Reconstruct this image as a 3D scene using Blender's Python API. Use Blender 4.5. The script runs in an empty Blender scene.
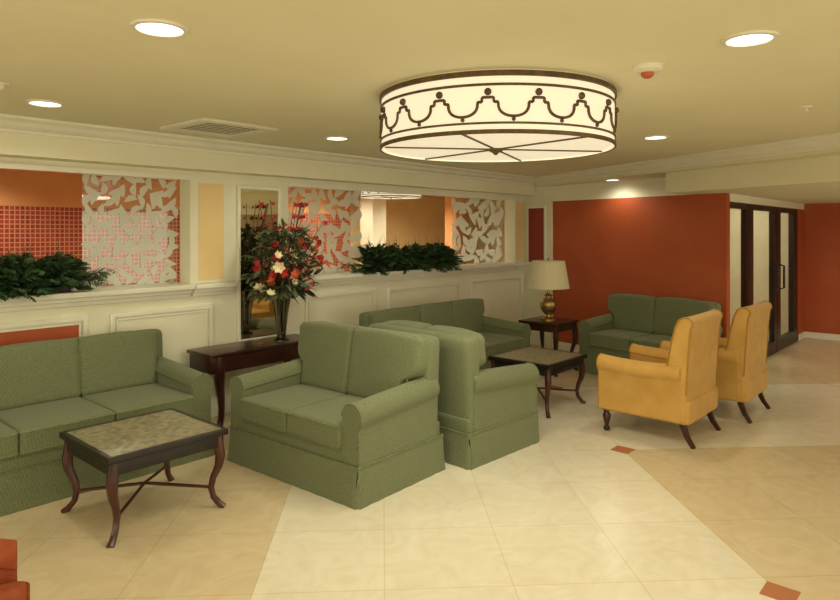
import bpy, bmesh, math, random
from mathutils import Vector, Matrix
random.seed(7)
C = bpy.context.scene.collection
PI = math.pi
CAMZ = 1.65
ZC = 2.42     # main ceiling
ZL = 2.29     # lower ceiling
ZS = 2.07     # soffit underside
D = 5.2       # wall plane

def S(r, g, b):
    f = lambda c: (c/255/12.92) if c/255 <= .04045 else ((c/255+.055)/1.055)**2.4
    return (f(r), f(g), f(b), 1)

# ---------------------------------------------------------------- materials
def mat(name, col, rough=.6, metal=0, spec=.4, noise=None, bump=0, bscale=60, emis=0, ecol=None, trans=0, sheen=0, alpha=1):
    m = bpy.data.materials.new(name); m.use_nodes = True
    nt = m.node_tree; b = nt.nodes['Principled BSDF']
    b.inputs['Base Color'].default_value = col
    b.inputs['Roughness'].default_value = rough
    b.inputs['Metallic'].default_value = metal
    b.inputs['Specular IOR Level'].default_value = spec
    b.inputs['Transmission Weight'].default_value = trans
    b.inputs['Sheen Weight'].default_value = sheen
    b.inputs['Alpha'].default_value = alpha
    if emis:
        b.inputs['Emission Color'].default_value = ecol or col
        b.inputs['Emission Strength'].default_value = emis
    tc = nt.nodes.new('ShaderNodeTexCoord')
    if noise:
        n = nt.nodes.new('ShaderNodeTexNoise'); n.inputs['Scale'].default_value = noise[0]; n.inputs['Detail'].default_value = 5
        nt.links.new(tc.outputs['Object'], n.inputs['Vector'])
        r = nt.nodes.new('ShaderNodeValToRGB'); r.color_ramp.elements[0].position = .35; r.color_ramp.elements[1].position = .65
        r.color_ramp.elements[0].color = col; r.color_ramp.elements[1].color = noise[1]
        nt.links.new(n.outputs['Fac'], r.inputs['Fac']); nt.links.new(r.outputs['Color'], b.inputs['Base Color'])
    if bump:
        n2 = nt.nodes.new('ShaderNodeTexNoise'); n2.inputs['Scale'].default_value = bscale
        nt.links.new(tc.outputs['Object'], n2.inputs['Vector'])
        bp = nt.nodes.new('ShaderNodeBump'); bp.inputs['Strength'].default_value = bump; bp.inputs['Distance'].default_value = .01
        nt.links.new(n2.outputs['Fac'], bp.inputs['Height']); nt.links.new(bp.outputs['Normal'], b.inputs['Normal'])
    return m

def fabric_green():
    m = mat('green_fabric', S(98,110,72), .7, spec=.3, sheen=.15)
    nt = m.node_tree; b = nt.nodes['Principled BSDF']
    tc = nt.nodes.new('ShaderNodeTexCoord'); mp = nt.nodes.new('ShaderNodeMapping')
    mp.inputs['Rotation'].default_value = (.62, .955, PI/4)
    nt.links.new(tc.outputs['Object'], mp.inputs['Vector'])
    ch = nt.nodes.new('ShaderNodeTexVoronoi'); ch.inputs['Scale'].default_value = 125; ch.inputs['Randomness'].default_value = .45
    nt.links.new(mp.outputs['Vector'], ch.inputs['Vector'])
    r = nt.nodes.new('ShaderNodeValToRGB'); r.color_ramp.elements[0].position = .15; r.color_ramp.elements[1].position = .75
    r.color_ramp.elements[0].color = S(122,128,92); r.color_ramp.elements[1].color = S(92,99,70)
    nt.links.new(ch.outputs['Distance'], r.inputs['Fac']); nt.links.new(r.outputs['Color'], b.inputs['Base Color'])
    return m

def floor_mat():
    m = mat('floor_marble', S(225,205,150), .24, spec=.45)
    nt = m.node_tree; L = nt.links; b = nt.nodes['Principled BSDF']
    N = lambda t: nt.nodes.new(t)
    def math_(op, a, c=None, d=None):
        n = N('ShaderNodeMath'); n.operation = op
        for i, v in enumerate((a, c, d)):
            if v is None: continue
            if isinstance(v, (int, float)): n.inputs[i].default_value = v
            else: L.new(v, n.inputs[i])
        return n.outputs[0]
    tc = N('ShaderNodeTexCoord'); mp = N('ShaderNodeMapping')
    mp.inputs['Rotation'].default_value = (0, 0, PI/4); mp.inputs['Location'].default_value = (.59, -4.77, 0)
    L.new(tc.outputs['Object'], mp.inputs['Vector'])
    sx = N('ShaderNodeSeparateXYZ'); L.new(mp.outputs['Vector'], sx.inputs[0])
    q, p = sx.outputs[0], sx.outputs[1]
    inq = math_('MULTIPLY', math_('GREATER_THAN', q, 0), math_('LESS_THAN', q, 2.4))
    right = math_('MULTIPLY', math_('GREATER_THAN', q, 2.4), math_('MULTIPLY', math_('GREATER_THAN', p, 0), math_('LESS_THAN', p, 1.93)))
    cream = math_('MAXIMUM', inq, right)
    pw = math_('ABSOLUTE', math_('WRAP', p, 1.93/2, -1.93/2))
    dq = math_('ABSOLUTE', math_('SUBTRACT', q, 2.4)); dq2 = math_('ABSOLUTE', math_('SUBTRACT', q, 5.8))
    dm = math_('LESS_THAN', math_('ADD', math_('MINIMUM', dq, dq2), pw), .10)
    br = N('ShaderNodeTexBrick'); br.offset = 0; br.squash = 1
    br.inputs['Scale'].default_value = 1; br.inputs['Brick Width'].default_value = .6; br.inputs['Row Height'].default_value = .6
    br.inputs['Mortar Size'].default_value = .003; br.inputs['Mortar Smooth'].default_value = .1
    br.inputs['Color1'].default_value = (1,1,1,1); br.inputs['Color2'].default_value = (.96,.96,.95,1); br.inputs['Mortar'].default_value = (.84,.8,.72,1)
    L.new(mp.outputs['Vector'], br.inputs['Vector'])
    ns = N('ShaderNodeTexNoise'); ns.inputs['Scale'].default_value = 4.0; ns.inputs['Detail'].default_value = 9; ns.inputs['Distortion'].default_value = 2.5
    L.new(tc.outputs['Object'], ns.inputs['Vector'])
    def ramp(a, c):
        r = N('ShaderNodeValToRGB'); r.color_ramp.elements[0].position = .3; r.color_ramp.elements[1].position = .72
        r.color_ramp.elements[0].color = a; r.color_ramp.elements[1].color = c
        L.new(ns.outputs['Fac'], r.inputs['Fac']); return r.outputs['Color']
    tan = ramp(S(212,195,160), S(202,182,146)); cr = ramp(S(226,219,198), S(216,206,180))
    def mix(f, a, c, bt='MIX'):
        x = N('ShaderNodeMixRGB'); x.blend_type = bt
        if isinstance(f, float): x.inputs['Fac'].default_value = f
        else: L.new(f, x.inputs['Fac'])
        L.new(a, x.inputs['Color1'])
        if isinstance(c, tuple): x.inputs['Color2'].default_value = c
        else: L.new(c, x.inputs['Color2'])
        return x.outputs[0]
    c1 = mix(cream, tan, cr); c2 = mix(1.0, c1, br.outputs['Color'], 'MULTIPLY'); c3 = mix(dm, c2, S(176,112,76))
    L.new(c3, b.inputs['Base Color'])
    return m

def mosaic_mat():
    m = mat('red_mosaic', S(170,50,35), .35)
    nt = m.node_tree; L = nt.links; b = nt.nodes['Principled BSDF']
    tc = nt.nodes.new('ShaderNodeTexCoord'); mp = nt.nodes.new('ShaderNodeMapping'); mp.inputs['Rotation'].default_value = (PI/2,0,0)
    L.new(tc.outputs['Object'], mp.inputs['Vector'])
    br = nt.nodes.new('ShaderNodeTexBrick'); br.offset = 0
    br.inputs['Scale'].default_value = 1; br.inputs['Brick Width'].default_value = .06; br.inputs['Row Height'].default_value = .06
    br.inputs['Mortar Size'].default_value = .007; br.inputs['Color1'].default_value = S(176,64,46); br.inputs['Color2'].default_value = S(148,44,34)
    br.inputs['Mortar'].default_value = S(206,150,116)
    L.new(mp.outputs['Vector'], br.inputs['Vector']); L.new(br.outputs['Color'], b.inputs['Base Color'])
    return m

M = {}
M['green'] = fabric_green()
M['green_pipe'] = mat('green_piping', S(118,124,90), .8, spec=.2, noise=(40, S(102,108,76)))
M['gold'] = mat('gold_velvet', S(198,156,84), .8, sheen=.15, spec=.15, noise=(6, S(188,144,70)), bump=.1)
M['gold_pipe'] = mat('gold_piping', S(172,130,60), .8, spec=.15, noise=(30, S(160,118,52)))
M['rust'] = mat('rust_fabric', S(150,78,46), .85, spec=.15, noise=(30, S(136,66,38)))
M['wood'] = mat('dark_mahogany', S(62,30,20), .28, spec=.5, noise=(9, S(44,20,14)))
M['rust_pipe'] = mat('rust_piping', S(134,66,36), .85, spec=.15, noise=(30, S(124,58,30)))
M['wood_red'] = mat('red_mahogany', S(78,36,24), .3, spec=.5, noise=(9, S(56,26,18)))
M['black'] = mat('black_rim', S(38,32,26), .35, noise=(12, S(30,24,20)))
M['stone'] = mat('olive_stone_inset', S(152,144,114), .3, noise=(26, S(108,102,76)))
M['floor'] = floor_mat()
M['ceiling'] = mat('ceiling_paint', S(229,223,192), .85, noise=(2, S(226,219,187)))
M['cream'] = mat('cream_wall', S(234,230,204), .7, noise=(3, S(230,225,198)))
M['white'] = mat('white_trim', S(236,233,214), .5, noise=(5, S(232,228,208)))
M['red'] = mat('red_wall', S(180,88,48), .6, noise=(2, S(174,82,43)))
M['maroon'] = mat('maroon_panel', S(146,60,36), .5, noise=(5, S(136,52,32)))
M['peach'] = mat('peach_panel', S(240,210,152), .6, noise=(3, S(234,202,142)))
M['orange_wall'] = mat('orange_wall', S(222,160,104), .7, noise=(2, S(214,150,94)))
M['mosaic'] = mosaic_mat()
M['mirror'] = mat('mirror_glass', S(225,220,200), .03, metal=1, noise=(1, S(222,216,196)))
def glass_mat(name, tint, refl):
    m = bpy.data.materials.new(name); m.use_nodes = True; nt = m.node_tree
    for n in list(nt.nodes): nt.nodes.remove(n)
    o = nt.nodes.new('ShaderNodeOutputMaterial'); t = nt.nodes.new('ShaderNodeBsdfTransparent'); g = nt.nodes.new('ShaderNodeBsdfGlossy')
    t.inputs['Color'].default_value = tint; g.inputs['Roughness'].default_value = .03
    g.inputs['Color'].default_value = (1,.97,.9,1)
    mx = nt.nodes.new('ShaderNodeMixShader'); mx.inputs['Fac'].default_value = refl
    nt.links.new(t.outputs[0], mx.inputs[1]); nt.links.new(g.outputs[0], mx.inputs[2])
    nt.links.new(mx.outputs[0], o.inputs['Surface'])
    return m
M['glass'] = glass_mat('clear_glass', (.95,.96,.95,1), .08)
M['vase_glass'] = glass_mat('dark_vase_glass', (.55,.54,.46,1), .16)
M['pane'] = glass_mat('etched_pane', (.93,.95,.92,1), .14)
def frost_mat():
    m = bpy.data.materials.new('frosted_leaf'); m.use_nodes = True; nt = m.node_tree
    for n in list(nt.nodes): nt.nodes.remove(n)
    o = nt.nodes.new('ShaderNodeOutputMaterial'); d = nt.nodes.new('ShaderNodeBsdfDiffuse'); t = nt.nodes.new('ShaderNodeBsdfTranslucent'); x = nt.nodes.new('ShaderNodeBsdfTransparent')
    tc = nt.nodes.new('ShaderNodeTexCoord'); n = nt.nodes.new('ShaderNodeTexNoise'); n.inputs['Scale'].default_value = 6
    r = nt.nodes.new('ShaderNodeValToRGB'); r.color_ramp.elements[0].color = S(240,246,236); r.color_ramp.elements[1].color = S(214,226,212)
    nt.links.new(tc.outputs['Object'], n.inputs['Vector']); nt.links.new(n.outputs['Fac'], r.inputs['Fac']); nt.links.new(r.outputs[0], d.inputs[0])
    t.inputs[0].default_value = S(244,250,236)
    m1 = nt.nodes.new('ShaderNodeMixShader'); m1.inputs[0].default_value = .3; m2 = nt.nodes.new('ShaderNodeMixShader'); m2.inputs[0].default_value = .15
    nt.links.new(d.outputs[0], m1.inputs[1]); nt.links.new(t.outputs[0], m1.inputs[2]); nt.links.new(m1.outputs[0], m2.inputs[1]); nt.links.new(x.outputs[0], m2.inputs[2])
    nt.links.new(m2.outputs[0], o.inputs['Surface']); return m
M['frost'] = frost_mat()
M['bronze'] = mat('aged_bronze', S(108,86,56), .5, metal=.3, noise=(20, S(86,66,42)))
M['brass'] = mat('antique_brass', S(186,158,98), .3, metal=.85, noise=(15, S(150,120,70)))
M['shade_drum'] = mat('drum_shade', S(190,175,140), .6, noise=(4, S(184,168,132)), emis=.80, ecol=S(255,242,208))
M['diffuser'] = mat('drum_diffuser', S(190,178,145), .6, noise=(4, S(184,170,138)), emis=.72, ecol=S(255,242,210))
M['lens'] = mat('downlight_lens', S(255,250,235), .5, noise=(10, S(255,246,228)), emis=4, ecol=S(255,252,242))
M['lampshade'] = mat('linen_shade', S(206,194,156), .85, noise=(60, S(196,182,142)), emis=.04, ecol=S(230,212,165))
M['metal_white'] = mat('white_metal', S(230,226,208), .4, noise=(10, S(224,219,200)))
M['grille'] = mat('grey_grille', S(222,216,192), .5, noise=(10, S(212,206,180)))
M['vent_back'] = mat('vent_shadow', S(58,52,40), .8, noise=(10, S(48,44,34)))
M['frame_black'] = mat('black_door_frame', S(34,30,26), .35, noise=(10, S(28,24,21)))
M['steel'] = mat('brushed_steel', S(190,185,170), .3, metal=.9, noise=(20, S(170,165,150)))
M['leaf'] = mat('dark_leaf', S(40,64,38), .5, noise=(14, S(72,98,58)))
M['leaf2'] = mat('arrangement_leaf', S(54,66,42), .5, noise=(20, S(96,104,66)))
M['redf'] = mat('red_petal', S(172,40,32), .6, noise=(20, S(146,26,24)))
M['orangef'] = mat('coral_petal', S(218,104,60), .6, noise=(20, S(202,80,46)))
M['whitef'] = mat('cream_petal', S(238,222,184), .6, noise=(20, S(224,202,156)))
M['stem'] = mat('brown_stem', S(74,66,42), .7, noise=(20, S(60,50,32)))
M['pot'] = mat('dark_planter', S(44,38,26), .6, noise=(10, S(34,30,20)))
M['redplastic'] = mat('red_plastic', S(196,100,66), .4, noise=(10, S(188,90,58)))
M['curtain'] = mat('cream_curtain', S(226,220,192), .9, noise=(3, S(218,210,178)))

# ---------------------------------------------------------------- mesh helpers
def obj(name, bm, m, parent=None, smooth=True, bevel=0, seg=3, autosm=True):
    me = bpy.data.meshes.new(name)
    bmesh.ops.recalc_face_normals(bm, faces=bm.faces)
    bm.to_mesh(me); bm.free()
    me.materials.append(m)
    o = bpy.data.objects.new(name, me); C.objects.link(o)
    if parent: o.parent = parent
    if smooth:
        me.shade_smooth()
        if autosm: me.set_sharp_from_angle(angle=math.radians(40))
    if bevel:
        b = o.modifiers.new('bevel', 'BEVEL'); b.width = bevel; b.segments = seg; b.limit_method = 'ANGLE'; b.angle_limit = math.radians(40)
        me.shade_smooth()
    return o
def box(bm, x0, x1, y0, y1, z0, z1, mtx=None):
    vs = [bm.verts.new((x, y, z)) for x in (x0, x1) for y in (y0, y1) for z in (z0, z1)]
    for f in ((0,1,3,2),(4,6,7,5),(0,4,5,1),(2,3,7,6),(0,2,6,4),(1,5,7,3)): bm.faces.new([vs[i] for i in f])
    if mtx:
        for v in vs: v.co = mtx @ v.co
    return vs
def frame_xz(bm, x0, x1, z0, z1, w, y0, y1):
    """one closed picture-frame solid in the xz plane"""
    o = [(x0,z0),(x1,z0),(x1,z1),(x0,z1)]; i = [(x0+w,z0+w),(x1-w,z0+w),(x1-w,z1-w),(x0+w,z1-w)]
    V = [[bm.verts.new((x, y, z)) for x, z in r] for y in (y0, y1) for r in (o, i)]
    for k in range(4):
        j = (k+1) % 4
        bm.faces.new((V[0][k],V[0][j],V[1][j],V[1][k])); bm.faces.new((V[2][k],V[3][k],V[3][j],V[2][j]))
        bm.faces.new((V[0][k],V[2][k],V[2][j],V[0][j])); bm.faces.new((V[1][k],V[1][j],V[3][j],V[3][k]))
def frame_xy(bm, a, b, w, z0, z1):
    tmp = bmesh.new(); frame_xz(tmp, -a, a, -b, b, w, z0, z1)
    vm = {v: bm.verts.new((v.co.x, v.co.z, v.co.y)) for v in tmp.verts}
    for f in tmp.faces: bm.faces.new([vm[v] for v in f.verts])
    tmp.free()
def prism(bm, poly, z0, z1):
    a = [bm.verts.new((x, y, z0)) for x, y in poly]; b = [bm.verts.new((x, y, z1)) for x, y in poly]
    n = len(poly)
    bm.faces.new(a[::-1]); bm.faces.new(b)
    for i in range(n): bm.faces.new((a[i], a[(i+1) % n], b[(i+1) % n], b[i]))
def extr(bm, pts3a, pts3b):
    a = [bm.verts.new(p) for p in pts3a]; b = [bm.verts.new(p) for p in pts3b]; n = len(a)
    bm.faces.new(a[::-1]); bm.faces.new(b)
    for i in range(n): bm.faces.new((a[i], a[(i+1) % n], b[(i+1) % n], b[i]))
def lathe(bm, prof, seg=32, c=(0,0), cap=True):
    rings = []
    for r, z in prof:
        rings.append([bm.verts.new((c[0]+r*math.cos(2*PI*k/seg), c[1]+r*math.sin(2*PI*k/seg), z)) for k in range(seg)])
    for a, b in zip(rings, rings[1:]):
        for k in range(seg): bm.faces.new((a[k], a[(k+1) % seg], b[(k+1) % seg], b[k]))
    if cap:
        bm.faces.new(rings[0][::-1]); bm.faces.new(rings[-1])
def tube(bm, pts, rad, seg=8, closed=False, flat=1.0):
    pts = [Vector(p) for p in pts]; n = len(pts)
    if not isinstance(rad, (list, tuple)): rad = [rad]*n
    rings = []; up = None
    for i, p in enumerate(pts):
        if closed: t = pts[(i+1) % n]-pts[i-1]
        else: t = pts[min(i+1, n-1)]-pts[max(i-1, 0)]
        t.normalize()
        if up is None:
            up = Vector((0,0,1)) if abs(t.z) < .9 else Vector((1,0,0))
        s = t.cross(up).normalized(); up = s.cross(t).normalized()
        rings.append([bm.verts.new(p+rad[i]*(math.cos(2*PI*k/seg+PI/seg)*s+flat*math.sin(2*PI*k/seg+PI/seg)*up)) for k in range(seg)])
    rr = list(zip(rings, rings[1:]))
    if closed: rr.append((rings[-1], rings[0]))
    for a, b in rr:
        for k in range(seg): bm.faces.new((a[k], a[(k+1) % seg], b[(k+1) % seg], b[k]))
    if not closed:
        bm.faces.new(rings[0][::-1]); bm.faces.new(rings[-1])
def sstep(a, b, x):
    t = max(0, min(1, (x-a)/(b-a))); return t*t*(3-2*t)
def puff(bm, a, b, c, r, pf=0, pfy=0, top_arch=0, n=12, mtx=None, post=None):
    tmp = bmesh.new(); bmesh.ops.create_cube(tmp, size=2); bmesh.ops.subdivide_edges(tmp, edges=tmp.edges, cuts=n, use_grid_fill=True)
    H = (a, b, c)
    for v in tmp.verts:
        p = [math.sin(v.co[i]*PI/2)*H[i] for i in range(3)]
        q = [max(-(H[i]-r), min(H[i]-r, p[i])) for i in range(3)]
        d = Vector([p[i]-q[i] for i in range(3)])
        if d.length > 1e-6: d = d.normalized()*r
        P = Vector(q)+d
        fx = 1-(P.x/a)**2; fy = 1-(P.y/b)**2; fz = 1-(P.z/c)**2
        if abs(P.z) > .5*c: P.z += pf*(1 if P.z > 0 else -1)*max(fx, 0)**.6*max(fy, 0)**.6
        if abs(P.y) > .5*b: P.y += pfy*(1 if P.y > 0 else -1)*max(fx, 0)**.6*max(fz, 0)**.6
        if P.z > 0: P.z += top_arch*(max(fx, 0))*(P.z/c)
        if post: P = post(P)
        v.co = P
    vm = {}
    for v in tmp.verts: vm[v] = bm.verts.new(mtx @ v.co if mtx else v.co)
    for f in tmp.faces: bm.faces.new([vm[v] for v in f.verts])
    tmp.free()
def rrect(a, b, r, n=5):
    pts = []
    for cx, cy, s in ((a-r, b-r, 0), (-(a-r), b-r, 1), (-(a-r), -(b-r), 2), (a-r, -(b-r), 3)):
        for k in range(n+1):
            t = (s+k/n)*PI/2; pts.append((cx+r*math.cos(t), cy+r*math.sin(t)))
    return pts
def T(x, y, z, rx=0, ry=0, rz=0):
    return Matrix.Translation((x, y, z)) @ Matrix.Rotation(rz, 4, 'Z') @ Matrix.Rotation(ry, 4, 'Y') @ Matrix.Rotation(rx, 4, 'X')
def thing(name, label, cat, loc=(0,0,0), rz=0, group=None):
    o = bpy.data.objects.new(name, None); C.objects.link(o); o.empty_display_size = .1
    o.location = loc; o.rotation_euler = (0,0,rz); o['label'] = label; o['category'] = cat
    if group: o['group'] = group
    return o
def tag(o, label, cat, group=None):
    o['label'] = label; o['category'] = cat
    if group: o['group'] = group
    return o
def struct(name, bm, m, **k):
    o = obj(name, bm, m, **k); o['kind'] = 'structure'; return o
def sbox(name, m, *a, **k):
    bm = bmesh.new(); box(bm, *a); k.setdefault('smooth', False); return struct(name, bm, m, **k)
def copy_tree(o, parent=None):
    c = o.copy(); C.objects.link(c); c.parent = parent
    for ch in list(o.children): copy_tree(ch, c)
    return c

# ---------------------------------------------------------------- room shell
DB = 5.0      # face of the beam above the openings
UF = 11.45    # far red wall
sbox('floor', M['floor'], -3, 13.2, -4, 10.2, -.1, 0)
la = lambda v: 6.10+(v-.92)*.5036
fa = lambda v: 7.13+(v-2.71)*.4253
wa = lambda v: 7.55+(v-2.2)*.65/3.0
bm = bmesh.new(); prism(bm, [(-3,-4),(la(-4),-4),(la(D),D),(-3,D)], ZC, ZC+.1); struct('ceiling', bm, M['ceiling'], smooth=False)
bm = bmesh.new(); prism(bm, [(la(-4),-4),(13.2,-4),(13.2,D),(la(D),D)], ZL, ZC+.1); struct('ceiling_lower', bm, M['ceiling'], smooth=False)
bm = bmesh.new(); prism(bm, [(fa(-4),-4),(13.2,-4),(13.2,2.35),(7.60,2.35),(wa(2.62),2.62),(fa(2.71),2.71)], ZS, ZL); struct('ceiling_soffit', bm, M['ceiling'], smooth=False)
sbox('ceiling_beyond', M['orange_wall'], -3, 13.2, D+.18, 10.2, ZC, ZC+.1)
sbox('wall_left', M['cream'], -3, 8.35, D, D+.18, 0, 1.143)
sbox('wall_left_header', M['cream'], -3, 8.35, D, D+.18, 2.11, ZC+.1)
bm = bmesh.new(); prism(bm, [(-3,DB),(la(DB)+.02,DB),(la(D)+.02,D),(-3,D)], 2.17, ZC); struct('wall_left_beam', bm, M['cream'], smooth=False)
sbox('wall_left_pier', M['cream'], 2.85, 3.89, D, D+.18, 1.143, 2.11)
sbox('wall_left_end', M['cream'], 7.92, 8.35, D, D+.18, 1.143, 2.11)
sbox('wall_back', M['cream'], -3.1, -3, -4, 10.2, 0, ZC+.1)
sbox('wall_near', M['cream'], -3, 13.2, -4.1, -4, 0, ZC+.1)
sbox('wall_beyond', M['mosaic'], -3, 8.6, 9.5, 9.6, 0, 1.98)
sbox('wall_beyond_upper', M['orange_wall'], -3, 8.6, 9.5, 9.6, 1.98, ZC)
sbox('wall_beyond_right', M['peach'], 8.6, 13.2, 9.5, 9.6, 0, ZC)
sbox('wall_beyond_column', M['cream'], 8.35, 8.7, 8.6, 8.95, 0, ZC)
sbox('wall_beyond_column_orange', M['orange_wall'], 8.75, 9.0, 6.95, 7.2, 0, ZC)
sbox('wall_far', M['red'], UF, UF+.1, -4, 2.32, 0, ZS)
sbox('wall_beyond_far', M['cream'], 12.8, 12.9, D, 9.5, 0, ZC)
def wallseg(name, m, v0, v1, z0, z1, off=0, th=.12):
    bm = bmesh.new(); prism(bm, [(wa(v0)-off,v0),(wa(v0)+th,v0),(wa(v1)+th,v1),(wa(v1)-off,v1)], z0, z1); return struct(name, bm, m, smooth=False)
wallseg('wall_right', M['red'], 2.2, 4.67, 0, ZS)
wallseg('wall_right_upper', M['cream'], 2.2, 5.25, ZS, ZL)
wallseg('wall_right_pilaster', M['cream'], 4.67, 5.25, 0, ZS, off=.04)
wallseg('trim_9', M['maroon'], 4.80, 5.10, 1.2, 1.98, off=.05)
for k, (v0, v1, z0, z1) in enumerate(((4.77,4.80,1.17,2.01),(5.10,5.13,1.17,2.01),(4.8,5.1,1.17,1.2),(4.8,5.1,1.98,2.01))):
    wallseg('trim_%d' % (10+k), M['white'], v0, v1, z0, z1, off=.06)
wallseg('baseboard_right', M['white'], 2.2, 4.67, 0, .1, off=.012)
YB = 2.2
sbox('wall_door_header', M['cream'], 7.66, UF, YB, YB+.12, 1.98, ZS)
sbox('wall_door_end', M['red'], 11.05, UF, YB, YB+.12, 0, 1.98)
sbox('wall_room_beyond', M['curtain'], 7.9, 12.8, 3.6, 3.7, 0, ZL)
sbox('wall_room_end', M['curtain'], 11.1, 11.2, YB+.12, 3.6, 0, ZL)
sbox('baseboard_far', M['white'], UF-.012, UF, -4, YB, 0, .09)
sbox('baseboard_door', M['white'], 11.05, UF-.013, YB-.012, YB, 0, .09)
def leaf(n, u0, u1, st, handle=None, st2=None):
    s2 = st2 or st; bm = bmesh.new()
    o_ = [(u0,0),(u1,0),(u1,1.98),(u0,1.98)]; i_ = [(u0+st,.16),(u1-s2,.16),(u1-s2,1.91),(u0+st,1.91)]
    V = [[bm.verts.new((x, y, z)) for x, z in r] for y in (YB+.01, YB+.08) for r in (o_, i_)]
    for k in range(4):
        j = (k+1) % 4
        for f in ((V[0][k],V[0][j],V[1][j],V[1][k]),(V[2][k],V[3][k],V[3][j],V[2][j]),(V[0][k],V[2][k],V[2][j],V[0][j]),(V[1][k],V[1][j],V[3][j],V[3][k])): bm.faces.new(f)
    o = struct(n, bm, M['frame_black'], smooth=False)
    bm = bmesh.new(); bm.faces.new([bm.verts.new(p) for p in ((u0+st,YB+.035,.16),(u1-s2,YB+.035,.16),(u1-s2,YB+.035,1.91),(u0+st,YB+.035,1.91))]); obj('glass', bm, M['glass'], o, smooth=False)
    if handle:
        bm = bmesh.new(); tube(bm, [(handle,YB+.01,.85),(handle,YB-.05,.87),(handle,YB-.05,1.17),(handle,YB+.01,1.19)], .014); obj('door_handle', bm, M['frame_black'], o)
leaf('window_1', 7.67, 8.42, .04)
leaf('door_1', 8.44, 9.80, .22, 9.62, .12)
leaf('door_2', 9.82, 11.05, .20, 9.93, .26)
def ledge(n, u0, u1, v1=D+.3):
    b = v1; a = [(u0,D-.09,1.15),(u0,D-.09,1.19),(u0,b,1.19),(u0,b,1.15),(u0,D+.01,1.08),(u0,D-.025,1.08),(u0,D-.025,1.115),(u0,D-.05,1.115),(u0,D-.05,1.15)]
    if v1 <= D: a = [p if p[1] <= D else (p[0],D,p[2]) for p in a]
    bm = bmesh.new(); extr(bm, a, [(u1,)+p[1:] for p in a])
    struct(n, bm, M['white'], smooth=False, bevel=.005)
ledge('trim_1', -3, 2.85); ledge('trim_2', 3.89, 7.93)
ledge('trim_3', 2.86, 3.26, D-.001); ledge('trim_4', 7.94, 8.2, D-.001)
def prof_run(n, p0, p1, nx, ny, prof, m):
    a = [(p0[0]+o*nx, p0[1]+o*ny, z) for o, z in prof]; b = [(p1[0]+o*nx, p1[1]+o*ny, z) for o, z in prof]
    bm = bmesh.new(); extr(bm, a, b); struct(n, bm, m, smooth=False)
crown = [(0,ZC),(.13,ZC),(.13,ZC-.018),(.115,ZC-.022),(.09,ZC-.035),(.07,ZC-.06),(.045,ZC-.075),(.025,ZC-.08),(.025,ZC-.10),(0,ZC-.10)]
prof_run('trim_5', (-3,DB), (la(DB),DB), 0, -1, crown, M['white'])
nl = math.hypot(1, .5036)
prof_run('trim_6', (la(-4),-4), (la(DB),DB), -1/nl, .5036/nl, crown, M['white'])
for k, (u0, u1) in enumerate(((-3,2.85),(3.89,7.92))):
    sbox('trim_%d' % (20+k), M['white'], u0, u1, D-.02, D+.02, 2.09, 2.13)
def panel_frame(n, u0, u1, z0, z1, w=.035):
    bm = bmesh.new(); frame_xz(bm, u0, u1, z0, z1, w, D-.022, D); frame_xz(bm, u0+.05, u1-.05, z0+.05, z1-.05, .012, D-.012, D)
    struct(n, bm, M['white'], smooth=False, bevel=.004)
panel_frame('trim_30', 2.17, 3.06, .25, 1.0); panel_frame('trim_31', 4.09, 5.08, .25, 1.0)
panel_frame('trim_32', 5.28, 6.63, .25, 1.0); panel_frame('trim_33', 6.85, 8.1, .25, 1.0)
panel_frame('trim_34', .6, 2.0, .25, 1.0)
sbox('trim_35', M['red'], .66, 1.94, D-.006, D, .31, .94)
sbox('baseboard_left', M['white'], -3, 8.2, D-.015, D, 0, .12)
sbox('trim_37', M['peach'], 2.93, 3.17, D-.008, D, 1.22, 2.07)
sbox('trim_38', M['peach'], 7.95, 8.14, D-.008, D, 1.22, 2.07)

t = thing('wall_mirror', 'tall narrow mirror strip on the cream pier behind the flowers', 'mirror', (3.545, D-.001, .62))
bm = bmesh.new(); box(bm, -.21, .21, -.02, -.01, .03, 1.42); obj('mirror_glass', bm, M['mirror'], t, smooth=False)
bm = bmesh.new(); frame_xz(bm, -.24, .24, 0, 1.45, .03, -.03, 0); obj('frame', bm, M['white'], t, smooth=False, bevel=.005)

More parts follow.
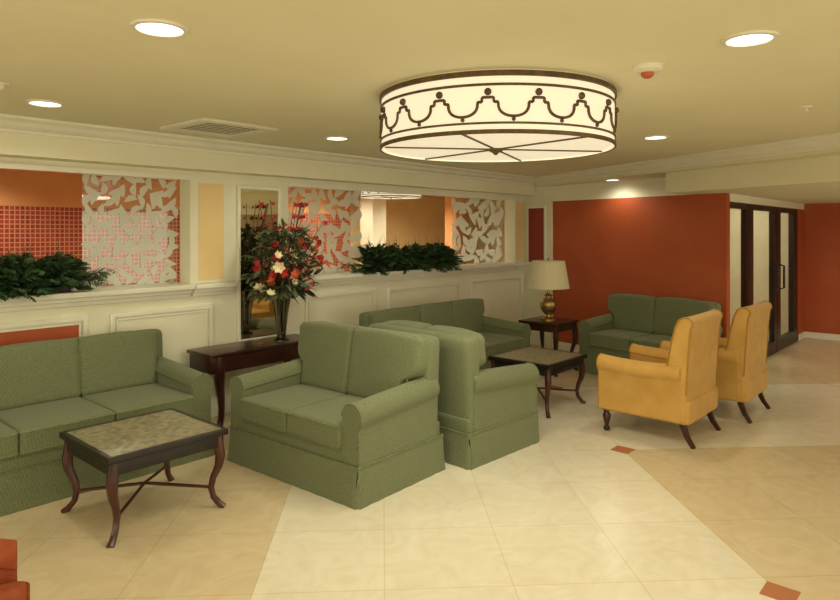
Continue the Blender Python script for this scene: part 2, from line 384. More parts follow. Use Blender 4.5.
def leaf_shape(bm, cx, cz, L, W, ang, y, bend=.15):
    n = 7; up = []; dn = []
    for i in range(n+1):
        s = i/n; x = (s-.5)*L; w = W*math.sin(PI*s)**.8*.5; c = bend*L*(.25-(s-.5)**2)*2
        for lst, sg in ((up, 1), (dn, -1)):
            zz = c+sg*w; lst.append((cx+x*math.cos(ang)-zz*math.sin(ang), y, cz+x*math.sin(ang)+zz*math.cos(ang)))
    pts = up+dn[-2:0:-1]
    bm.faces.new([bm.verts.new(p) for p in pts])
def etched(u0, u1, label, sc, wf, lf):
    w = u1-u0; t = thing('etched_glass_panel', label, 'glass panel', ((u0+u1)/2, D+.2, 1.19), 0, 'etched glass panels over the half wall')
    bm = bmesh.new(); bm.faces.new([bm.verts.new(p) for p in ((-w/2,0,0),(w/2,0,0),(w/2,0,.92),(-w/2,0,.92))]); obj('pane', bm, M['pane'], t, smooth=False)
    bm = bmesh.new(); rnd = random.Random(int(u0*100))
    nx = int(w/sc); nz = int(.92/sc)
    for i in range(nx):
        for j in range(nz):
            off = .5*(j % 2)-.25
            cx = -w/2+(i+.5+off)*w/nx+rnd.uniform(-.15,.15)*sc; cz = (j+.5)*.92/nz+rnd.uniform(-.15,.15)*sc
            a = rnd.choice((.55,1.0,2.1,2.6,.2,1.5))+rnd.uniform(-.25,.25)
            L = sc*lf*rnd.uniform(.9,1.15); mg = sc*.55
            cx = max(-w/2+mg, min(w/2-mg, cx)); cz = max(mg, min(.92-mg, cz))
            leaf_shape(bm, cx, cz, L, sc*wf*rnd.uniform(.9,1.15), a, -.003-.0004*((i*3+j) % 5), rnd.choice((-.35,.35)))
    for z in (.006, .914):   # frosted border rails join the leaves
        box(bm, -w/2, w/2, -.006, -.002, z-.006, z+.006)
    obj('leaf_pattern', bm, M['frost'], t, smooth=False)
    for x in (-w/2+.06, w/2-.06):
        bm = bmesh.new(); box(bm, x-.02, x+.02, -.014, .014, .0, .03); obj('clip', bm, M['steel'], t, smooth=False)
etched(2.04, 2.84, 'wide etched glass panel with silver leaves left of the pier, beside the left foliage', .080, .66, 1.5)
etched(3.90, 5.06, 'etched glass panel with white leaves just right of the flower arrangement', .105, .74, 1.5)
etched(6.71, 7.90, 'far etched glass panel with diagonal white leaves near the lamp', .125, .76, 1.5)

# ---------------------------------------------------------------- ceiling fittings
LC = (1.0, .93, .72)
def spot(x, y, z, e, ang=165, sz=.09):
    l = bpy.data.lights.new('downlight_lamp', 'SPOT'); l.energy = e; l.color = LC; l.spot_size = math.radians(ang); l.spot_blend = .6; l.shadow_soft_size = sz
    o = bpy.data.objects.new('downlight_lamp', l); C.objects.link(o); o.location = (x, y, z); return o
def make_down():
    t = thing('recessed_downlight', '', 'ceiling light', group='recessed round ceiling lights')
    bm = bmesh.new(); lathe(bm, [(.085,0),(.105,0),(.103,-.008),(.085,-.010),(.082,-.004),(.082,0)], 32, cap=False); obj('trim_ring', bm, M['metal_white'], t)
    bm = bmesh.new(); lathe(bm, [(.083,-.001),(.083,-.004)], 32); obj('lens', bm, M['lens'], t)
    return t
DL = [(1.17,2.36,ZC,'recessed ceiling light left of the drum light, largest of its kind'),
      (1.40,4.26,ZC,'recessed ceiling light at far left above the three-seat sofa'),
      (3.53,4.06,ZC,'recessed ceiling light behind the drum light, right of the square vent'),
      (2.80,.73,ZC,'recessed ceiling light at upper right, nearest the camera on that side'),
      (5.23,2.07,ZC,'recessed ceiling light right of the drum light above the gold armchairs'),
      (7.60,3.55,ZL,'small recessed light in the lower ceiling above the red wall'),
      (8.2,.75,ZS,'small recessed light in the corridor soffit at right edge'),
      (10.2,.4,ZS,'unseen recessed fill light added far along the corridor'),  # out of view, added to brighten the corridor
      (.3,.2,ZC,'unseen recessed fill light added behind the viewpoint'),  # from here on: out-of-view downlights added to light the room
      (3.0,-1.8,ZC,'unseen recessed fill light added right of the viewpoint near the side wall'),
      (-1.5,3.2,ZC,'unseen recessed fill light added beyond the left edge of the view'),
      (-1.2,-1.9,ZC,'unseen recessed fill light added in the rear corner of the lobby'),
      ]
proto = make_down()
for i, (x, y, z, lab) in enumerate(DL):
    o = proto if i == 0 else copy_tree(proto)
    o.location = (x, y, z); o['label'] = lab
    spot(x, y, z-.02, {ZC:36, ZL:14, ZS:36}[z])
BR = [(1.0,7.2),(3.2,7.6),(6.2,7.2),(9.2,7.8),(2.0,9.0),(7.6,8.8)]
for i, (x, y) in enumerate(BR):
    o = copy_tree(proto); o.location = (x, y, ZC)
    o['label'] = ['recessed light beyond the opening behind the left foliage','recessed light beyond the opening behind the flowers','recessed light beyond the opening above the long foliage','recessed light far behind the lamp corner wall','recessed light close to the red mosaic wall, left','recessed light close to the peach wall beyond the opening'][i]
    o['group'] = 'ceiling lights in the room beyond'
    spot(x, y, ZC-.02, 72)
for x in (8.6, 10.2):
    l = bpy.data.lights.new('room_fill', 'AREA'); l.shape = 'RECTANGLE'; l.size = .9; l.size_y = .5; l.energy = 11; l.color = LC  # area light without a fixture, added to brighten the room behind the doors
    o = bpy.data.objects.new('room_fill', l); C.objects.link(o); o.location = (x, 2.9, ZL-.03)
def add_fill(n, u0, u1, v0, v1, loc, rot, sx, sy, e):  # added fill light out of view on a white panel, not a window
    l = bpy.data.lights.new('fill_lamp', 'AREA'); l.shape = 'RECTANGLE'; l.size = sx; l.size_y = sy; l.energy = e; l.color = (1,.95,.78)
    o = bpy.data.objects.new('fill_lamp', l); C.objects.link(o); o.location = loc; o.rotation_euler = rot
    sbox(n, M['white'], u0, u1, v0, v1, .25, 2.15)
add_fill('fill_panel_1', -3, -2.97, -3.2, 4.4, (-2.95,.6,1.2), (PI/2,0,-PI/2), 7.4, 1.8, 75)
add_fill('fill_panel_2', -2.2, 9, -4, -3.97, (3.4,-3.95,1.2), (-PI/2,0,PI), 11, 1.8, 115)

def make_drum():
    t = thing('drum_ceiling_light', '', 'ceiling light')
    R = .655; Ht = .285
    bm = bmesh.new(); lathe(bm, [(R,-.02),(R,-.02-Ht),(R-.012,-.02-Ht),(R-.012,-.02)], 96, cap=False); obj('shade', bm, M['shade_drum'], t)
    bm = bmesh.new(); lathe(bm, [(R-.014,-Ht-.005),(R-.014,-Ht-.011)], 96); obj('diffuser', bm, M['diffuser'], t)
    bm = bmesh.new(); lathe(bm, [(R-.02,0),(R-.02,-.02),(.0001,-.02)], 64, cap=False); obj('ceiling_plate', bm, M['metal_white'], t)
    def ring(n, z0, z1, th=.012):
        bm = bmesh.new(); lathe(bm, [(R,z0),(R+th,z0),(R+th,z1),(R,z1)], 96, cap=False); obj(n, bm, M['bronze'], t, smooth=True)
    ring('top_ring', -.008, -.034); ring('upper_band', -.068, -.080, .008); ring('lower_band', -.252, -.262, .008); ring('bottom_ring', -.288, -.308, .010)
    n = 17; bm = bmesh.new(); Rr = R+.006
    P = lambda a, z: (Rr*math.cos(a), Rr*math.sin(a), z)
    path = []
    for k in range(n):
        a0 = 2*PI*k/n; da = 2*PI/n
        path += [(a0, -.136), (a0+.10*da, -.136), (a0+.112*da, -.138), (a0+.118*da, -.156), (a0+.13*da, -.158), (a0+.195*da, -.158)]
        for j in range(17):
            th = PI*j/16; path.append((a0+da*(.5-.30*math.cos(th)), -.162-.064*math.sin(th)**.75))
        path += [(a0+.805*da, -.158), (a0+.87*da, -.158), (a0+.882*da, -.156), (a0+.888*da, -.138), (a0+.90*da, -.136)]
    tube(bm, [P(a, z) for a, z in path], .0075, 6, closed=True)
    obj('scroll_band', bm, M['bronze'], t)
    for k in range(n):
        a = 2*PI*k/n
        bm = bmesh.new(); bmesh.ops.create_uvsphere(bm, u_segments=10, v_segments=8, radius=.018, matrix=Matrix.Translation(P(a, -.109))); obj('ball', bm, M['bronze'], t)
        bm = bmesh.new(); bmesh.ops.create_uvsphere(bm, u_segments=10, v_segments=8, radius=.010, matrix=Matrix.Translation(P(a+PI/n, -.240))); obj('drop', bm, M['bronze'], t)
    for k in range(3):
        a = k*PI/3+.35; bm = bmesh.new()
        box(bm, -R, R, -.0045, .0045, -Ht-.020, -Ht-.012, Matrix.Rotation(a, 4, 'Z')); obj('cross_bar', bm, M['bronze'], t, smooth=False)
    bm = bmesh.new(); lathe(bm, [(.001,-.335),(.012,-.330),(.016,-.322),(.03,-.316),(.04,-.310),(.04,-.297)], 20); obj('finial', bm, M['bronze'], t)
    return t
drum = make_drum(); drum.location = (3.06, 2.14, ZC); drum['label'] = 'large round drum ceiling light with bronze scroll band over the seating'
d2 = copy_tree(drum); d2.location = (7.5, 7.3, ZC); d2.scale = (.75,)*3; d2['label'] = 'smaller drum ceiling light in the room beyond the glass'
d3 = copy_tree(drum); d3.location = (-.9, 1.2, ZC); d3['label'] = 'unseen drum light added behind the viewpoint as fill'  # extra drum added out of view for soft overall fill
for dx, dy, e in ((3.06,2.14,24),(7.5,7.3,45),(-.9,1.2,26)):
    l = bpy.data.lights.new('drum_lamp', 'AREA'); l.shape = 'DISK'; l.size = 1.2; l.energy = e; l.color = LC
    o = bpy.data.objects.new('drum_lamp', l); C.objects.link(o); o.location = (dx, dy, ZC-.35)

t = thing('ceiling_vent', 'square white louvred air vent in the ceiling above the sofa', 'vent', (2.59,4.30,ZC))
bm = bmesh.new(); frame_xy(bm, .31, .31, .08, -.02, 0); obj('frame', bm, M['metal_white'], t, smooth=False, bevel=.004)
for k in range(7):
    bm = bmesh.new(); y = -.198+k*.066; box(bm, -.228, .228, -.014, .014, -.0015, .0015, T(0,y,-.012,0)); obj('slat', bm, M['grille'], t, smooth=False)
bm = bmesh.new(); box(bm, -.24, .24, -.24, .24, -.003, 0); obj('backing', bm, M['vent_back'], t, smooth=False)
t = thing('smoke_detector', 'round white smoke detector with red base on the ceiling', 'detector', (2.96,1.21,ZC))
bm = bmesh.new(); lathe(bm, [(.07,0),(.068,-.02),(.05,-.03)], 28); obj('body', bm, M['metal_white'], t)
bm = bmesh.new(); lathe(bm, [(.03,-.03),(.028,-.045),(.015,-.055),(.001,-.056)], 20, cap=False); obj('sensor', bm, M['redplastic'], t)
for x, y, lab in ((4.58,.87,'tiny sprinkler head in the ceiling at upper right'),(1.07,3.88,'tiny sprinkler head in the ceiling at far left')):
    bm = bmesh.new(); lathe(bm, [(.035,0),(.033,-.006),(.01,-.008),(.01,-.025),(.02,-.028),(.02,-.031)], 16)
    o = tag(obj('sprinkler', bm, M['metal_white']), lab, 'sprinkler', 'ceiling sprinklers'); o.location = (x, y, ZC)

# ---------------------------------------------------------------- sofas
def arm_section(wd, zt, zb, r):
    pts = [(0, zb), (0, zt-r)]
    cx, cz = r-.012, zt-r
    for k in range(13):
        a = PI*(1.0-k/12*1.25); pts.append((cx+r*math.cos(a), cz+r*math.sin(a)))
    pts += [(wd-.025, cz-r*.9), (wd-.025, zb)]
    return pts
def sofa(W, n, label, loc, rz, Dp=.85, Hb=.92, name='sofa', mt='green', group=None, cat='sofa', tb=.115):
    t = thing(name, label, cat, loc, rz, group)
    fm, pm = M[mt], M[mt+'_pipe']
    aw = .16; yf = -Dp/2; yb = Dp/2; hw = W/2; inw = hw-aw
    bm = bmesh.new(); puff(bm, hw-.035, Dp/2-.012, .13, .02, mtx=T(0,0,.205)); obj('base', bm, fm, t, autosm=False)
    bm = bmesh.new(); puff(bm, hw-.03, .075, (Hb-.13)/2, .05, mtx=T(0,yb-.09,.12+(Hb-.13)/2,-.05)); obj('back_frame', bm, fm, t, autosm=False)
    for s in (-1, 1):
        sec = arm_section(aw, .62, .2, .085); bm = bmesh.new(); ya, yc = yf+.015, yb-.06
        ny = 8; rings = []
        for j in range(ny+1):
            f = j/ny; y = ya+(yc-ya)*f
            rings.append([bm.verts.new((s*(inw+x), y, z+((.05*f-.015) if z > .4 else 0))) for x, z in sec])
        for a, b in zip(rings, rings[1:]):
            for k in range(len(sec)): bm.faces.new((a[k], a[(k+1) % len(sec)], b[(k+1) % len(sec)], b[k]))
        bm.faces.new(rings[0][::-1]); bm.faces.new(rings[-1])
        ao = obj('arm', bm, fm, t, bevel=.012)
        bm = bmesh.new(); tube(bm, [(s*(inw+x), ya+.001, z-(.015 if z > .4 else 0)) for x, z in sec], .006, 6); obj('piping', bm, pm, ao)
    cw = 2*inw/n
    for i in range(n):
        cx = -inw+cw*(i+.5)
        bm = bmesh.new(); sd = (Dp-.22)/2; puff(bm, cw/2-.002, sd, .078, .020, pf=.009, mtx=T(cx, yf+sd-.015, .393)); so = obj('seat_cushion', bm, fm, t, autosm=False)
        for zz in (.334, .452):
            bm = bmesh.new(); tube(bm, [(cx+x, yf+sd-.015+y, zz+.003) for x, y in rrect(cw/2-.003, sd-.001, .022)], .006, 6, closed=True); obj('piping', bm, pm, so)
        bh = (Hb-.45)/2; mt_ = T(cx, yb-.205, .455+bh, -.15)
        lo, hi = (i == 0), (i == n-1)
        def post(P, lo=lo, hi=hi, a=cw/2, bh=bh):
            if tb and ((P.x > 0 and hi) or (P.x < 0 and lo)):
                zz = .455+bh+P.z
                P = Vector((P.x+(P.x/a)*tb*sstep(.62, .70, zz), P.y+(abs(P.x)/a)**2*.03*sstep(.62,.7,zz), P.z-(abs(P.x)/a)**3*.02*sstep(.7,.9,zz)))
            return P
        bm = bmesh.new(); puff(bm, cw/2-.001, .075, bh, .032, pfy=.009, top_arch=.010, n=16, mtx=mt_, post=post); bo = obj('back_cushion', bm, fm, t, autosm=False)
        bm = bmesh.new()
        tube(bm, [mt_ @ post(Vector((x, -.060, z+(.010*(1-(x/(cw/2))**2) if z > 0 else 0)))) for x, z in rrect(cw/2-.006, bh-.006, .034)], .0058, 6, closed=True)
        obj('piping', bm, pm, bo)
    def skirt_path(o):
        a, b = hw-.02+o, Dp/2-.002+o
        segs = [((-a,-b),(a,-b)),((a,-b),(a,b)),((a,b),(-a,b)),((-a,b),(-a,-b))]; out = []
        for (x0,y0),(x1,y1) in segs:
            L = math.hypot(x1-x0, y1-y0); dx, dy = (x1-x0)/L, (y1-y0)/L; nx, ny = dy, -dx
            m = max(4, int(L/.06)); ds = [0, .020]+[L*(k/m) for k in range(1, m)]+[L-.020, L]
            for d in ds:
                inn = -.045*(o/.024) if d in (0, L) else .002*math.sin(d*40)*(o/.016)
                out.append((x0+dx*d+nx*inn, y0+dy*d+ny*inn))
        return out
    bm = bmesh.new(); lv = [(.0, .235), (.004, .2), (.012, .1), (.021, 0)]; rings = []
    for o_, z in lv: rings.append([bm.verts.new((x, y, z)) for x, y in skirt_path(o_)])
    for a, b in zip(rings, rings[1:]):
        for k in range(len(a)): bm.faces.new((a[k], a[(k+1) % len(a)], b[(k+1) % len(a)], b[k]))
    sk = obj('skirt', bm, fm, t, autosm=False)
    bm = bmesh.new(); tube(bm, [(x, y, .235) for x, y in rrect(hw-.02, Dp/2-.002, .012)], .006, 6, closed=True); obj('piping', bm, pm, sk)
    return t
sofa(2.0, 3, 'green three-seat sofa at left behind the near coffee table', (1.55, 4.725, 0), 0, Hb=.87, name='sofa', tb=.03)
sofa(1.34, 2, 'green patterned loveseat in the foreground facing left', (3.01, 3.49, 0), -PI/2+.04, Dp=.84, Hb=.935, name='loveseat', cat='loveseat')
sofa(1.15, 2, 'green loveseat back to back with the foreground loveseat, facing right', (4.01, 3.25, 0), PI/2-.05, Dp=.84, Hb=.91, name='loveseat', cat='loveseat')
sofa(1.93, 3, 'green three-seat sofa in the middle beside the table lamp', (5.33, 4.33, 0), 0, Hb=.85, name='sofa')
sofa(1.38, 2, 'small green loveseat against the red wall', (7.20, 2.93, 0), -PI/2-.14, Dp=.78, Hb=.88, name='loveseat', cat='loveseat')

# ---------------------------------------------------------------- armchairs
def armchair(name, label, loc, rz, mt, group=None, sc=1.0, rnd=.018):
    t = thing(name, label, 'armchair', loc, rz, group); fm, pm = M[mt], M[mt+'_pipe']; t.scale = (sc, sc, 1)
    W = .72; hw = W/2; aw = .12; yf = -.38
    bm = bmesh.new(); puff(bm, hw-.035, .34, .095, .03, mtx=T(0,-.01,.265)); obj('base', bm, fm, t, autosm=False)
    bm = bmesh.new(); puff(bm, hw-aw+.01, .29, .07, .03, pf=.015, mtx=T(0,-.08,.415)); so = obj('seat_cushion', bm, fm, t, autosm=False)
    for zz in (.37,.465):
        bm = bmesh.new(); tube(bm, [(x, -.08+y, zz) for x, y in rrect(hw-aw+.01, .291, .03)], .005, 6, closed=True); obj('piping', bm, pm, so)
    prof = [(.15,.30),(.155,.45),(.175,.62),(.205,.80),(.235,.92),(.258,.972),(.29,.993),(.325,.990),(.350,.968),(.354,.938),(.342,.912),(.330,.80),(.318,.60),(.308,.40),(.30,.19),(.2,.19)]
    bm = bmesh.new(); rings = []; nx = 8; bw = hw-.03
    for j in range(nx+1):
        x = -bw+2*bw*j/nx; c = .010*(1-(2*j/nx-1)**2)
        rings.append([bm.verts.new((x, y+c, z)) for y, z in prof])
    for a, b in zip(rings, rings[1:]):
        for k in range(len(prof)): bm.faces.new((a[k], a[(k+1) % len(prof)], b[(k+1) % len(prof)], b[k]))
    bm.faces.new(rings[0][::-1]); bm.faces.new(rings[-1])
    bo = obj('backrest', bm, fm, t, bevel=.014)
    for s in (-1, 1):
        bm = bmesh.new(); tube(bm, [(s*(bw-.001), y, z) for y, z in prof[:14]], .005, 6); obj('piping', bm, pm, bo)
    for s in (-1, 1):
        sec = arm_section(aw, .63, .19, .068); bm = bmesh.new(); rings = []
        for j in range(9):
            f = j/8; y = yf+.03+(.62)*f
            drop = (rnd-.018)*3.0*max(0, 1-f*4)**2
            rings.append([bm.verts.new((s*(hw-aw+x), y+(0 if z < .5 else drop*.3), z-(.0 if z < .45 else .035*(math.sin(PI*f)*.5)+drop))) for x, z in sec])
        for a, b in zip(rings, rings[1:]):
            for k in range(len(sec)): bm.faces.new((a[k], a[(k+1) % len(sec)], b[(k+1) % len(sec)], b[k]))
        bm.faces.new(rings[0][::-1]); bm.faces.new(rings[-1])
        ao = obj('arm', bm, fm, t, bevel=rnd, seg=5)
        if rnd < .03:
            bm = bmesh.new(); tube(bm, [(s*(hw-aw+x), yf+.034, z) for x, z in sec], .005, 6); obj('piping', bm, pm, ao)
        bm = bmesh.new(); lathe(bm, [(.026,.19),(.028,.165),(.018,.155),(.03,.135),(.031,.12),(.02,.07),(.014,.045),(.02,.04)], 16, c=(s*(hw-.07), yf+.08)); lo = obj('leg', bm, M['wood'], t)
        bm = bmesh.new(); lathe(bm, [(.004,.0),(.019,.005),(.026,.022),(.019,.04),(.008,.044)], 14, c=(s*(hw-.07), yf+.08)); obj('caster', bm, M['black'], lo)
        bm = bmesh.new(); tube(bm, [(s*(hw-.09), .26, .22),(s*(hw-.09), .27, .15),(s*(hw-.085), .30, .07),(s*(hw-.08), .345, 0)], [.030,.027,.022,.018], 4); obj('leg', bm, M['wood'], t, smooth=False)
    return t
armchair('armchair', 'nearer gold velvet armchair with dark wooden legs', (5.33, 2.07, 0), PI, 'gold', 'gold armchairs', 1.08)
armchair('armchair', 'farther gold velvet armchair, right of its twin by the glass doors', (6.32, 1.93, 0), PI, 'gold', 'gold armchairs', 1.08)
armchair('armchair', 'rust orange armchair cut off at the bottom left corner', (.322, 2.312, 0), PI/2-math.radians(17.2), 'rust', rnd=.032)

# ---------------------------------------------------------------- tables
def table(name, label, cat, loc, lx, ly, h, top='stone', stretcher=True, rz=0, wood='wood_red', shelf=False, ap=.07, inset=.045, thick=1.0):
    t = thing(name, label, cat, loc, rz); a, b = lx/2, ly/2
    bm = bmesh.new()
    if top == 'stone':
        frame_xy(bm, a, b, .03, h-.035, h)
        obj('top_rim', bm, M['black'], t, smooth=False, bevel=.003)
        bm = bmesh.new(); box(bm, -a+.03, a-.03, -b+.03, b-.03, h-.03, h-.001); obj('stone_inset', bm, M['stone'], t, smooth=False)
    else:
        box(bm, -a, a, -b, b, h-.03, h); obj('tabletop', bm, M[wood], t, smooth=False, bevel=.008)
    bm = bmesh.new(); frame_xy(bm, a-.02, b-.02, .02, h-.035-ap, h-.035)
    obj('apron', bm, M['black' if top == 'stone' else wood], t, smooth=False, bevel=.002)
    for sx in (-1, 1):
        for sy in (-1, 1):
            bx_, by_ = sx*(a-inset), sy*(b-.045)
            prof = [(1,.0,.024),(.86,.004,.026),(.72,.012,.026),(.58,.006,.022),(.42,-.018,.018),(.28,-.028,.016),(.15,-.018,.015),(.05,.008,.016),(0,.028,.018)]
            pts = []; rad = []
            for f, o, r in prof:
                pts.append((bx_+sx*o, by_+sy*o*.9, (h-.036)*f)); rad.append(r*1.15*thick)
            bm = bmesh.new(); tube(bm, pts, rad, 8); obj('leg', bm, M[wood], t)
    if stretcher:
        for s in (-1, 1):
            bm = bmesh.new(); pts = []
            for k in range(13):
                f = -1+k/6; pts.append((f*(a-.07), s*f*(b-.07), h*.26+.035*(1-abs(f))))
            tube(bm, pts, .0095, 8); obj('stretcher', bm, M[wood], t)
    if shelf:
        bm = bmesh.new(); box(bm, -a+.05, a-.05, -b+.05, b-.05, h*.3, h*.3+.02); obj('shelf', bm, M[wood], t, smooth=False, bevel=.004)
    return t
table('coffee_table', 'square coffee table with stone top and curved legs, nearest the camera', 'coffee table', (1.77, 3.76, 0), .70, .68, .47)
table('coffee_table', 'farther square stone-topped coffee table between loveseat and gold armchairs', 'coffee table', (5.33, 3.24, 0), .70, .66, .47)
table('console_table', 'dark wooden console table under the flower vase', 'console table', (3.34, 4.93, 0), 1.14, .38, .645, top='wood', stretcher=False, wood='wood', ap=.13, inset=.12, thick=1.5)
table('end_table', 'dark wooden end table holding the brass lamp', 'end table', (6.72, 3.94, 0), .52, .52, .60, top='wood', stretcher=False, wood='wood', shelf=True)

t = thing('table_lamp', 'antique brass urn table lamp with cream tapered shade', 'lamp', (6.68, 3.92, .60))
bm = bmesh.new(); lathe(bm, [(.085,0),(.085,.02),(.06,.03),(.03,.045),(.028,.06),(.045,.075),(.085,.12),(.098,.17),(.095,.21),(.07,.245),(.04,.26),(.035,.28),(.05,.29),(.03,.305),(.016,.32),(.014,.40)], 32); obj('base', bm, M['brass'], t)
bm = bmesh.new(); lathe(bm, [(.245,.38),(.19,.70),(.187,.70),(.242,.38)], 48, cap=False); obj('lamp_shade', bm, M['lampshade'], t)
bm = bmesh.new(); tube(bm, [(0,0,.40),(0,0,.705)], .005, 8); obj('harp', bm, M['brass'], t)
bm = bmesh.new(); bmesh.ops.create_uvsphere(bm, u_segments=12, v_segments=8, radius=.014, matrix=Matrix.Translation((0,0,.72))); obj('finial', bm, M['brass'], t)

# ---------------------------------------------------------------- plants
def blade(bm, base, d, L, W, droop, n=5):
    d = Vector(d).normalized(); side = d.cross(Vector((0,0,1)))
    if side.length < .05: side = Vector((1,0,0))
    side.normalize(); tw = Matrix.Rotation(random.uniform(-.8,.8), 3, d); side = tw @ side
    p = Vector(base); prev = None
    for i in range(n+1):
        f = i/n; w = W*math.sin(PI*(.08+.92*f))**.8 if i < n else 0.0008
        a, b = bm.verts.new(p-side*w/2), bm.verts.new(p+side*w/2)
        if prev: bm.faces.new((prev[0], prev[1], b, a))
        prev = (a, b)
        dd = (d+Vector((0,0,-droop*f*2))).normalized(); p = p+dd*L/n
def foliage(label, u0, u1, h, nb, dz=1.19):
    cx = (u0+u1)/2; w = u1-u0; t = thing('foliage_planter', label, 'plant', (cx, D+.03, dz), 0, 'leafy planters on the half wall ledge')
    bm = bmesh.new(); box(bm, -w/2+.14, w/2-.14, -.06, .06, 0, .05); obj('planter', bm, M['pot'], t, smooth=False, bevel=.01)
    bm = bmesh.new()
    for i in range(nb):
        x = random.uniform(-w/2+.12, w/2-.12); y = random.uniform(-.05,.05)
        edge = (x/(w/2)); el = random.uniform(.0, 1.45)
        az = random.uniform(0, 2*PI); d = (math.cos(az)*math.cos(el)+edge*.35, math.sin(az)*math.cos(el)*.75-.12, math.sin(el))
        L0 = random.uniform(.6, .95)*h*(.75 if el < .3 else 1)
        dv = Vector(d).normalized(); sd = dv.cross(Vector((0,0,1)))
        if sd.length < .1: sd = Vector((1,0,0))
        sd.normalize(); sd = Matrix.Rotation(random.uniform(-.9,.9), 3, dv) @ sd
        b0 = Vector((x, y, .05)); n = 12; prev = b0
        for k in range(n):
            f = (k+1)/n
            bp = b0+dv*L0*f-Vector((0,0,.32*f*f*L0))
            tang = (bp-prev).normalized(); prev = bp
            ll = h*.24*math.sin(PI*min(1, .15+.8*f))*random.uniform(.8,1.15)
            for s in (-1, 1):
                if f > .12: blade(bm, bp, sd*s+tang*.9+Vector((0,0,random.uniform(-.15,.15))), ll, random.uniform(.018,.027), .25, 3)
        blade(bm, b0, dv+Vector((0,0,-.05)), L0, .007, .32, 6)
    for v in bm.verts:
        if v.co.y > .14: v.co.y = .14-(v.co.y-.14)*.1
        if v.co.z < .004 and v.co.y > -.13: v.co.z = .004+random.random()*.01
    obj('foliage', bm, M['leaf'], t, smooth=False)
    return t
foliage('dark green leafy foliage on the ledge at far left', .70, 2.02, .42, 230)
foliage('long dark green leafy foliage on the ledge between etched glass panels', 4.85, 6.5, .44, 290)

VX, VY, VZ = 3.58, 4.89, .645
t = thing('glass_vase', 'tall flared dark glass vase on the console table', 'vase', (VX, VY, VZ))
bm = bmesh.new(); lathe(bm, [(.070,0),(.070,.012),(.040,.03),(.046,.1),(.062,.25),(.092,.42),(.089,.42),(.058,.25),(.042,.1),(.034,.04)], 28, cap=False); obj('glass', bm, M['vase_glass'], t)
bm = bmesh.new(); lathe(bm, [(.001,0.0),(.066,.001),(.066,.012),(.038,.03),(.038,.06),(.001,.062)], 24, cap=False); obj('foot', bm, M['pot'], t)
t = thing('flower_bouquet', 'tall bouquet of red, coral and cream flowers in the glass vase', 'flowers', (VX, VY, VZ+.03))
bm = bmesh.new()
tips = []
for i in range(90):
    az = random.uniform(0, 2*PI); sp = random.uniform(.05,.40); z = random.uniform(.50,1.05) if sp < .26 else random.uniform(.42,.92)
    tip = Vector((math.cos(az)*sp, math.sin(az)*sp*.42-.07, z)); tips.append(tip)
    tube(bm, [(math.cos(az+2)*.018, math.sin(az+2)*.018, .05), (math.cos(az)*.022, math.sin(az)*.022, .36), tuple(tip*.6+Vector((0,0,.14))), tuple(tip)], .0035, 5)
top = []
for i in range(9):
    az = random.uniform(0, 2*PI); R_ = random.uniform(.14,.28); tube(bm, [(0,0,.3), (.5*R_*math.cos(az), .2*R_*math.sin(az), .8), (R_*math.cos(az), .4*R_*math.sin(az), 1.25)], .003, 5)
    for k in range(3):
        f = .72+k*.12; p = Vector((R_*math.cos(az)*f, .4*R_*math.sin(az)*f, .3+.95*f)); top.append(p)
for i in range(10):
    az = random.uniform(0, 2*PI); r = random.uniform(.36,.46); z = random.uniform(.6,1.05)
    p = Vector((math.cos(az)*r, math.sin(az)*.14-.07, z)); tube(bm, [(0,0,.36), tuple(p*.55+Vector((0,0,.2))), tuple(p)], .003, 5); top.append(p)
st = obj('stems', bm, M['stem'], t)
bm = bmesh.new()
for i in range(560):
    az = random.uniform(0, 2*PI); r = .38*random.random()**.6; z = random.uniform(.38,1.0)
    k = 1-abs(z-.62)/.8
    p = Vector((math.cos(az)*r*k, math.sin(az)*r*.42*k-.05, z))
    blade(bm, p, (math.cos(az)+random.uniform(-.5,.5), (math.sin(az)*.5+random.uniform(-.5,.2)), random.uniform(-.5,1)), random.uniform(.07,.16), random.uniform(.02,.042), random.uniform(.1,.6), 4)
for i in range(44):
    az = random.uniform(0, 2*PI)
    blade(bm, (0.03*math.cos(az),.03*math.sin(az),.43), (math.cos(az), math.sin(az)*.5-.1, .25), random.uniform(.22,.36), .07, .7, 6)
for v in bm.verts:
    if v.co.y > .19: v.co.y = .19
obj('leaves', bm, M['leaf2'], t, smooth=False)
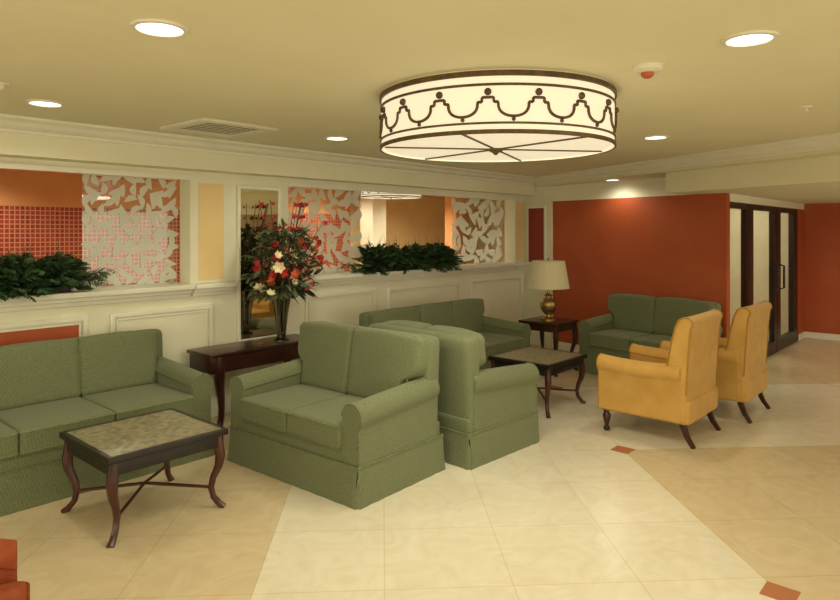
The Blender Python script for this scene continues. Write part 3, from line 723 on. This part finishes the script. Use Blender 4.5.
def flower_mesh(m, R, np_, cup):
    bm = bmesh.new()
    for layer in range(2):
        for k in range(np_):
            a = 2*PI*k/np_+layer*PI/np_; rr = R*(1-.35*layer)
            c, s = math.cos(a), math.sin(a); w = rr*.46
            P = [(0,0,0), (rr*.5*c-w*s, rr*.5*s+w*c, cup*rr*.5), (rr*c, rr*s, cup*rr*(1+.3*layer)), (rr*.5*c+w*s, rr*.5*s-w*c, cup*rr*.5)]
            bm.faces.new([bm.verts.new(p) for p in P])
    bmesh.ops.create_icosphere(bm, subdivisions=1, radius=R*.22)
    me = bpy.data.meshes.new('flower'); bm.to_mesh(me); bm.free(); me.materials.append(m); return me
fms = [(flower_mesh(M['redf'], .040, 5, .6), 'red_flower'), (flower_mesh(M['orangef'], .054, 6, .5), 'coral_flower'), (flower_mesh(M['whitef'], .054, 6, .7), 'cream_flower')]
random.shuffle(tips)
for i, tip in enumerate((top+tips)[:99]):
    r = random.random(); k = 0 if r < .55 else (1 if r < .78 else 2)
    if tip.z > .98: k = 0
    tip.y -= .03
    o = bpy.data.objects.new(fms[k][1], fms[k][0]); C.objects.link(o); o.parent = t; o.location = tip
    s_ = random.uniform(.6,1.15)*(.7 if tip.z > .95 else 1); o.scale = (s_, s_, s_)
    o.rotation_euler = (random.uniform(.5,1.5), random.uniform(-.5,.5), random.uniform(-1.4,.3))

# ---------------------------------------------------------------- camera / world / view
cam = bpy.data.cameras.new('camera'); co = bpy.data.objects.new('camera', cam); C.objects.link(co)
co.location = (0,0,CAMZ); co.rotation_euler = (PI/2, 0, math.atan2(-.7471, .6647))
cam.lens = 36*645/840; cam.sensor_width = 36; cam.shift_y = -69/840; cam.clip_start = .05
bpy.context.scene.camera = co
w = bpy.data.worlds.new('world'); bpy.context.scene.world = w; w.use_nodes = True
w.node_tree.nodes['Background'].inputs[0].default_value = (1,.85,.6,1); w.node_tree.nodes['Background'].inputs[1].default_value = .05
bpy.context.scene.view_settings.view_transform = 'Standard'
bpy.context.scene.view_settings.look = 'None'
bpy.context.scene.view_settings.exposure = -.1
